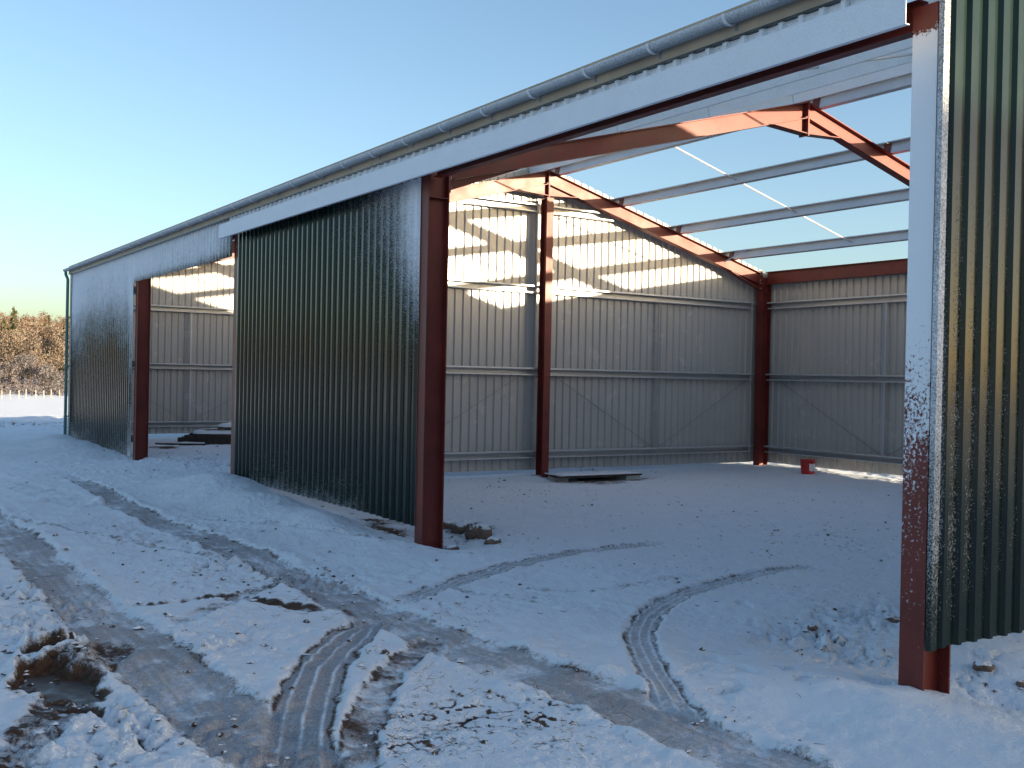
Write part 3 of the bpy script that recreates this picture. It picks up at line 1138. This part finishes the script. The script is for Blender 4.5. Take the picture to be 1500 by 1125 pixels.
fs = [(j, j + 1, 9 + j + 1, 9 + j) for j in range(8)]
m.add(vs_, fs)
m.build('label_sticker', 'label', buck, True)
m = MB()
m.tube([(.155 * math.cos(t), .155 * math.sin(t) * .97, .262 - .05 * math.sin(t)) for t in [math.pi * k / 12 for k in range(13)]], .004, 6)
m.build('handle', 'steel_wire', buck, True)


def snow_slab(m, x0, y0, x1, y1, z, th, seed, nx=14, ny=8, mi=1):
    """uneven blanket of snow lying on a flat thing"""
    r2 = random.Random(seed)
    vs_, fs = [], []
    for i in range(nx + 1):
        for j in range(ny + 1):
            e = min(i, nx - i, 2) / 2 * min(j, ny - j, 2) / 2
            vs_.append((x0 + (x1 - x0) * i / nx + r2.uniform(-.02, .02), y0 + (y1 - y0) * j / ny + r2.uniform(-.015, .015), z + .002 + th * (.65 + .35 * e) * r2.uniform(.7, 1.1)))
    for i in range(nx):
        for j in range(ny):
            a = i * (ny + 1) + j
            fs.append((a, a + ny + 1, a + ny + 2, a + 1))
    k = len(vs_)
    ring = [i * (ny + 1) for i in range(nx + 1)] + [nx * (ny + 1) + j for j in range(1, ny + 1)] + [i * (ny + 1) + ny for i in range(nx - 1, -1, -1)] + [j for j in range(ny - 1, 0, -1)]
    for r_ in ring:
        vs_.append((vs_[r_][0], vs_[r_][1], z))
    nR = len(ring)
    for i in range(nR):
        j = (i + 1) % nR
        fs.append((ring[i], k + i, k + j, ring[j]))
    m.add(vs_, fs, mi)


def place(name, label, cat, x, y, rz, group=None):
    o = empty(name, (x, y, zsurf(x, y) - (.03 if name == 'board_platform' else 0)))
    o.rotation_euler = (0, 0, rz)
    return tag(o, label, cat, group)


# stack of snow-covered boards in the left hand bay
sx_, sy_ = ground_at(318, 650)
st = place('board_stack', 'stack of dark boards under snow inside the left doorway', 'boards', sx_ - .1, sy_ + .35, math.radians(62))
for k in range(3):
    m = MB()
    m.box((-1.15, -.42 + k * .40 - .05, -.02), (1.6, -.42 + k * .40 + .05, .15))
    m.build('bearer', 'darkwood', st)
z = .152
for layer, (xa, xb_, ya, yb) in enumerate(((-1.0, 1.7, -.5, .5), (-.85, 1.75, -.48, .5))):
    for k in range(5):
        y0 = ya + (yb - ya) * k / 5
        m = MB()
        dx = rng.uniform(-.08, .08)
        m.box((xa + dx, y0 + .006, z), (xb_ + dx, y0 + (yb - ya) / 5 - .006, z + .045))
        m.build('board', 'darkwood', st)
    z += .047
m = MB()
snow_slab(m, -.8, -.47, 1.65, .48, z, .11, 5, mi=0)
m.build('snow_cover', 'snow', st, True)
m = MB()
m.box((-.25, -.30, z + .06), (1.7, .32, z + .16))
sh = m.build('sheet', 'darkwood', st)
m = MB()
snow_slab(m, -.24, -.29, 1.69, .31, z + .161, .10, 6, mi=0)
m.build('snow_cover', 'snow', st, True)
m = MB()
m.extrude([(-.06, 0), (.06, 0), (.06, .03), (-.06, .03)], (-.85, -.1, z + .045), (-.1, -.36, z + .10), (.3, 1, 0), (0, 0, 1))
m.build('plank', 'wood', st)
m = MB()
snow_slab(m, -1.55, -.75, -.5, -.55, .03, .03, 8, 10, 4, mi=0)
m.box((-1.6, -.78, -.02), (-.45, -.53, .028), 1)
m.build('board', ['snow', 'darkwood'], st)

# low platform of boards on a block beside the gable post
px_, py_ = -11.55, 6.45
lp = place('board_platform', 'snow dusted boards lying on a pale block beside the gable post', 'boards', px_, py_, math.radians(88))
for k in range(3):
    m = MB()
    m.box((-.85 + k * .05, -.27 + k * .18, .12), (1.0 - k * .03, -.27 + k * .18 + .168, .15))
    m.build('board', 'darkwood', lp)
m = MB()
snow_slab(m, -.80, -.26, .97, .26, .151, .028, 15, mi=0)
m.build('snow_cover', 'snow', lp, True)
m = MB()
m.box((.66, -.25, -.06), (.97, .22, .118))
m.build('block', 'concrete', lp)
m = MB()
m.box((-.75, -.15, -.06), (-.55, .2, .118))
m.build('block', 'concrete', lp)
m = MB()
m.box((-.2, -.25, -.08), (.35, .1, .06))
m.build('bearer', 'darkwood', lp)


# stones
def stone(px, py, r_, label, sq=.6, rel=None, group=None):
    x, y = ground_at(px, py)
    if rel:
        x, y = rel
    r2 = random.Random(int(px * 7 + py))
    m = MB()
    ni, nj = 9, 14
    vs_, fs = [], []
    ax = [r2.uniform(.75, 1.3) for _ in range(3)]
    ph = [r2.uniform(0, 6) for _ in range(8)]
    for i in range(ni + 1):
        th = math.pi * i / ni
        for j in range(nj):
            f_ = 2 * math.pi * j / nj
            k = 1 + .20 * math.sin(2 * f_ + ph[0]) * math.sin(th) + .14 * math.sin(3 * f_ + 2 * th + ph[1]) + .09 * math.sin(5 * th + ph[2]) * math.cos(4 * f_ + ph[3]) + .07 * math.sin(7 * f_ + 3 * th + ph[4]) * math.sin(th)
            vs_.append((r_ * k * ax[0] * math.sin(th) * math.cos(f_), r_ * k * ax[1] * math.sin(th) * math.sin(f_), r_ * k * sq * math.cos(th)))
    for i in range(ni):
        for j in range(nj):
            k = (j + 1) % nj
            fs.append((i * nj + j, (i + 1) * nj + j, (i + 1) * nj + k, i * nj + k))
    m.add(vs_, fs)
    o = m.build('stone', 'stone', None, True, (x, y, zsurf(x, y) + r_ * sq * .35))
    tag(o, label, 'stone', group)


stone(700, 783, .17, 'largest brown stone just right of the red door post')
stone(722, 792, .09, 'small brown stone at the right end of the stones by the red post')
stone(676, 775, .13, 'snow dusted stone close behind the red door post')
stone(662, 795, .07, 'small stone touching the foot of the red door post')
stone(655, 770, .12, 'stone half hidden behind the red door post')
stone(1440, 962, .055, 'brown stone under the edge of the right hand cladding', rel=None)
stone(1310, 905, .05, 'dark stone left of the frosted right post')
stone(1190, 912, .045, 'lone dark stone in the snow left of the frosted right post')
stone(1497, 978, .04, 'reddish stone at the right edge of the picture')

# loose clods of frozen soil, uncountable
cm = MB()
r2 = random.Random(21)
ico = [(0, 0, 1), (.9, 0, .2), (.28, .85, .2), (-.72, .53, .2), (-.72, -.53, .2), (.28, -.85, .2), (0, 0, -.8)]
icf = [(0, 1, 2), (0, 2, 3), (0, 3, 4), (0, 4, 5), (0, 5, 1), (6, 2, 1), (6, 3, 2), (6, 4, 3), (6, 5, 4), (6, 1, 5)]
spots = []
for cx, cy, rr, amp, br in CLODS:
    nn = int(26 * min(1.3, rr) * br * 4)
    for _ in range(nn):
        spots.append((r2.gauss(cx, rr * .6), r2.gauss(cy, rr * .5)))
for pts, hw, *_r2 in TRACKS[:4] + TRACKS[7:9]:
    for _ in range(22):
        a = r2.choice(pts)
        spots.append((a[0] + r2.gauss(0, .35), a[1] + r2.choice((-1, 1)) * hw * r2.uniform(.8, 1.4)))
for _ in range(160):
    spots.append(ground_at(r2.uniform(0, 1320), r2.uniform(690, 1120)))
for _ in range(60):
    t = r2.uniform(0, 6.28)
    q = r2.uniform(.9, 1.3)
    spots.append((PIT[0] + .45 * q * math.cos(t), PIT[1] + .22 * q * math.sin(t)))
sp = np.array(spots)
for x, y in spots:
    if abs(y) < .12 and x < 0:
        continue
    dist = math.hypot(x - CAM[0], y - CAM[1])
    if dist < 3.8 or dist > 30:
        continue
    s_ = abs(r2.gauss(0, .011)) + .004 + .0006 * dist
    z = zsurf(x, y)
    a = r2.uniform(0, 6.28)
    ca, sa = math.cos(a), math.sin(a)
    ax = (r2.uniform(.7, 1.5), r2.uniform(.7, 1.3), r2.uniform(.35, .7))
    v = []
    for p in ico:
        k = r2.uniform(.75, 1.25) * s_
        u_, w_ = p[0] * ax[0] * k, p[1] * ax[1] * k
        v.append((x + u_ * ca - w_ * sa, y + u_ * sa + w_ * ca, z + p[2] * ax[2] * k + s_ * .1))
    cm.add(v, icf)
o = cm.build('soil_clods', 'soil')
tag(o, 'crumbs of dark frozen soil strewn over the snow', 'soil', kind='stuff')

# dead grass stalks poking through the snow beside the tracks, uncountable
gm = MB()
r2 = random.Random(5)
for cx_, cy_, sx_, sy_, nn in ((620, 1000, 60, 40, 90), (800, 1050, 70, 30, 90), (560, 1060, 30, 50, 60), (640, 1080, 60, 25, 60), (330, 850, 90, 25, 70), (130, 930, 60, 40, 50), (470, 890, 60, 8, 50), (1090, 1030, 60, 30, 25), (690, 900, 30, 10, 30)):
    for _ in range(nn):
        x, y = ground_at(r2.gauss(cx_, sx_), r2.gauss(cy_, sy_))
        if math.hypot(x - CAM[0], y - CAM[1]) > 14:
            continue
        z = zsurf(x, y) - .004
        L = r2.uniform(.02, .07)
        a = r2.uniform(0, 6.28)
        e = r2.uniform(.05, .9)
        gm.tube([(x, y, z), (x + L * .6 * math.cos(a), y + L * .6 * math.sin(a), z + L * e * .6), (x + L * 1.1 * math.cos(a + .3), y + L * 1.1 * math.sin(a + .3), z + L * e * .7)], [.0018, .0015, .0006], 3)
M['straw'] = plain('dead_grass', (.22, .15, .09), .9, .4, 9)
tag(gm.build('dead_grass', 'straw'), 'dead brown grass stalks poking through the snow by the tracks', 'grass', kind='stuff')

# ------------------------------------------------------------------ far field: fence, shrubs, trees, wood
def far_at(px, d):
    dd = _f + _r * (px - 750) / FOC
    L = math.hypot(dd[0], dd[1])
    return CAM[0] + dd[0] / L * d, CAM[1] + dd[1] / L * d


ORD = ['leftmost', 'second', 'third', 'fourth', 'fifth', 'sixth', 'seventh', 'eighth']
M['post'] = plain('pale_post', (.45, .38, .30), .9, .2, 3)
for k in range(8):
    px = 3 + k * 12.2 + rng.uniform(-1.5, 1.5)
    x, y = far_at(px, 142 + k * .7)
    h_ = rng.uniform(.9, 1.15)
    m = MB()
    m.tube([(0, 0, -.3), (rng.uniform(-.04, .04), 0, h_ * .5), (rng.uniform(-.06, .06), 0, h_)], [.055, .05, .045], 7)
    o = m.build('fence_post', 'post', None, False, (x, y, zg(x, y)))
    where = ORD[k] + (' of the' if k == 0 else ' from the left of the') + ' pale wooden fence posts beyond the sunlit field'
    tag(o, where, 'post', 'posts of the field fence')


def leaf_quads(n, sampler, size, r2, slim=.32):
    """n small random twig faces at sampled points"""
    c = np.array([sampler() for _ in range(n)])
    g = np.random.default_rng(r2.randrange(1 << 30))
    s_ = (size * g.uniform(.5, 1.3, n))[:, None]
    a = g.normal(0, 1, (n, 3))
    b_ = g.normal(0, 1, (n, 3))
    b_[:, 2] += .35
    a /= np.linalg.norm(a, axis=1)[:, None]
    b_ -= a * (a * b_).sum(1)[:, None]
    b_ /= np.linalg.norm(b_, axis=1)[:, None]
    e = np.cross(a, b_)
    v = np.stack([c + b_ * s_, c + e * s_ * slim, c - b_ * s_ * .8, c - e * s_ * slim * .9], 1).reshape(-1, 3)
    f = (np.arange(n)[:, None] * 4 + np.arange(4)).tolist()
    return v.tolist(), f


def shrub(px, d, hh, wid, label, mat='shrub'):
    r2 = random.Random(int(px * 13))
    x, y = far_at(px, d)
    t = empty('frosted_shrub', (x, y, zg(x, y) - .1))
    tag(t, label, 'shrub', 'frosted shrubs at the field edge')
    m = MB()
    for k in range(9):
        a = r2.uniform(0, 6.28)
        q = r2.uniform(.25, .7)
        m.tube([(0, 0, 0), (.15 * wid * q * math.cos(a), .15 * wid * q * math.sin(a), hh * .35), (.5 * wid * q * math.cos(a), .5 * wid * q * math.sin(a), hh * r2.uniform(.7, .95))], [.10, .06, .02], 5)
    m.build('trunk', 'bark', t)
    lobes = [(r2.uniform(-.45, .45) * wid, r2.uniform(-.45, .45) * wid, hh * r2.uniform(.45, .80), r2.uniform(.22, .38) * wid) for _ in range(12)]

    def smp():
        lb = r2.choice(lobes)
        p = Vector((r2.gauss(0, 1), r2.gauss(0, 1), r2.gauss(0, 1))).normalized() * (r2.random() ** .4) * lb[3]
        return lb[0] + p.x, lb[1] + p.y, lb[2] + p.z * .75
    m = MB()
    m.add(*leaf_quads(4200, smp, .16, r2))
    m.build('crown', mat, t)


shrub(22, 160, 5.6, 4.6, 'grey frosted round shrub, larger one left on the far field edge')
shrub(72, 158, 4.0, 3.6, 'grey frosted shrub on a short trunk, near the barn corner on the far field edge')
shrub(112, 160, 3.8, 3.2, 'grey frosted shrub partly behind the barn downpipe')
shrub(-22, 158, 3.0, 3.4, 'low dark shrub at the left edge of the picture')


def conifer(px, d, hh, wid, label, seed, n=2600, mat='conifer'):
    r2 = random.Random(seed)
    x, y = far_at(px, d)
    t = empty('conifer_tree', (x, y, zg(x, y) - .2))
    tag(t, label, 'tree', 'dark conifers in the far wood')
    m = MB()
    m.tube([(0, 0, 0), (0, 0, hh * .5), (0, 0, hh)], [.22, .13, .02], 6)
    tiers = []
    for k in range(40):
        z = hh * (.10 + .88 * k / 40)
        rr = wid * (1 - z / hh) ** .85 + .15
        a = k * 2.4
        tiers.append((a, z, rr * r2.uniform(.65, 1.15)))
        m.tube([(0, 0, z), (rr * math.cos(a) * .9, rr * math.sin(a) * .9, z - .25 * rr)], [.04, .012], 4)
    m.build('trunk', 'bark', t)

    def smp():
        a, z, rr = r2.choice(tiers)
        q = r2.random() ** .6
        a += r2.gauss(0, .28)
        return rr * q * math.cos(a), rr * q * math.sin(a), z - .3 * rr * q + r2.gauss(0, .12)
    m = MB()
    m.add(*leaf_quads(n, smp, .24, r2))
    m.build('crown', mat, t)


conifer(19, 190, 12.5, 2.1, 'tall slim dark conifer left of the barn, rising above the wood', 31, 3600)
conifer(97, 185, 11.0, 2.0, 'dark conifer right beside the far barn corner', 32, 3600)
conifer(84, 230, 9.5, 1.9, 'smaller dark conifer set back left of the barn corner', 33)
conifer(4, 215, 10.5, 2.0, 'dark conifer at the left edge of the picture', 34)
conifer(64, 262, 10.5, 1.8, 'conifer with its tip on the skyline, left of two', 35)
conifer(70, 268, 11.0, 1.8, 'conifer with its tip on the skyline, right of two', 36)
conifer(30, 258, 10.0, 1.8, 'slender conifer on the skyline above the frosted trees', 37)


def wood(name, spots, mat, n, size, label, wid, hh, seed):
    r2 = random.Random(seed)
    m = MB()
    for x, y, k in spots:
        z0 = zg(x, y) - .3
        H = hh * r2.uniform(.7, 1.15) * k
        W = wid * r2.uniform(.8, 1.25) * k
        m.tube([(x, y, z0), (x + r2.uniform(-.2, .2), y, z0 + H * .5), (x, y, z0 + H * .9)], [.16, .10, .03], 5, 1)
        lob = [(r2.gauss(0, .35) * W, r2.gauss(0, .35) * W, H * r2.uniform(.28, .90)) for _ in range(9)]

        def smp():
            a, b_, c = r2.choice(lob)
            s_ = .34 * W * (1.15 - c / H * .65)
            return x + a * (1.25 - c / H) + r2.gauss(0, s_), y + b_ * (1.25 - c / H) + r2.gauss(0, s_), z0 + c + r2.gauss(0, s_ * .8)
        m.add(*leaf_quads(int(n * k), smp, size, r2), 0)
    o = m.build(name, [mat, 'bark'])
    tag(o, label, 'wood', kind='stuff')
    return o


r3 = random.Random(77)
sp1, sp2, sp3 = [], [], []
for d in np.arange(172, 215, 7.0):
    for px in np.arange(-110, 190, 2300.0 / d + 8):
        x, y = far_at(px + r3.uniform(-8, 8), d + r3.uniform(-3, 3))
        sp1.append((x, y, r3.uniform(.7, 1.15)))
for d in np.arange(215, 330, 9.0):
    for px in np.arange(-110, 190, 1500.0 / d + 5):
        x, y = far_at(px + r3.uniform(-8, 8), d + r3.uniform(-4, 4))
        sp2.append((x, y, r3.uniform(.8, 1.1)))
wood('frosted_birch_wood', sp1, 'frost_twig', 1000, .22, 'frosted pale bare trees along the foot of the far slope', 2.6, 9.5, 41)
wood('larch_wood', sp2, 'larch', 520, .24, 'russet bare larch wood covering the far hillside', 2.2, 10.5, 42)
sp4 = []
for d in np.arange(150, 172, 3.2):
    for px in np.arange(-60, 150, 9):
        x, y = far_at(px + r3.uniform(-6, 6), d + r3.uniform(-2, 2))
        sp4.append((x, y, r3.uniform(.5, 1.2)))
wood('field_edge_scrub', sp4, 'shrub', 160, .14, 'low dark scrub along the fence at the far field edge', 1.5, 1.5, 44)
# the same wood runs on round the front of the yard, outside the picture
for d in np.arange(150, 330, 16.0):
    for a in np.arange(math.radians(185), math.radians(330), 9.0 / d):
        x, y = CAM[0] + d * math.cos(a + r3.uniform(-.02, .02)), CAM[1] + d * math.sin(a + r3.uniform(-.02, .02))
        if d * math.cos(a) > 60:
            continue
        sp3.append((x, y, r3.uniform(.8, 1.2)))
wood('larch_wood', sp3, 'larch', 60, .75, 'bare larch wood running on round the front of the yard', 2.6, 10.5, 43)

# ------------------------------------------------------------------ unseen shed on the right, added to shade the yard and near gable
ns = empty('unseen_shade_shed', (30, 2, .1))
tag(ns, 'long low green farm shed, out of view, added on the right to shade the yard', 'shed')
m = MB()
yA, yB, wx, ez, rz_ = -24.0, 18.5, 6.0, 4.6, 6.05
for sx in (-1, 1):
    m.box((sx * wx - .06, yA, -.4), (sx * wx + .06, yB, ez))
for yy in (yA, yB):
    m.add([(-wx, yy - .06, -.4), (wx, yy - .06, -.4), (wx, yy - .06, ez), (0, yy - .06, rz_ - .08), (-wx, yy - .06, ez), (-wx, yy + .06, -.4), (wx, yy + .06, -.4), (wx, yy + .06, ez), (0, yy + .06, rz_ - .08), (-wx, yy + .06, ez)],
          [(0, 1, 2, 3, 4), (9, 8, 7, 6, 5)])
m.build('wall', 'green', ns)
m = MB()
for sx in (-1, 1):
    a, b_ = Vector((sx * (wx + .3), 0, ez - .05)), Vector((0, 0, rz_ - .04))
    nn = Vector((-(b_ - a).z * -sx, 0, abs((b_ - a).x))).normalized()
    m.extrude([(0, -.03), (0, .03), (0.001, .03), (0.001, -.03)][:0] or [(-.0, -.03), (.0, .03), (.0, .031)], a + Vector((0, yA, 0)), a + Vector((0, yB, 0)), (1, 0, 0), (0, 0, 1)) if False else None
    v = [(a.x, yA - .3, a.z), (b_.x, yA - .3, b_.z), (b_.x, yB + .3, b_.z), (a.x, yB + .3, a.z)]
    v += [(p[0], p[1], p[2] + .07) for p in v]
    m.add(v, [(0, 1, 2, 3), (7, 6, 5, 4), (0, 4, 5, 1), (1, 5, 6, 2), (2, 6, 7, 3), (3, 7, 4, 0)])
m.build('roof', 'snow', ns)
for yy in (-14, -2, 10):
    m = MB()
    m.box((-wx - .12, yy - 2, -.3), (-wx - .065, yy + 2, 3.8))
    m.build('door', 'zinc', ns)
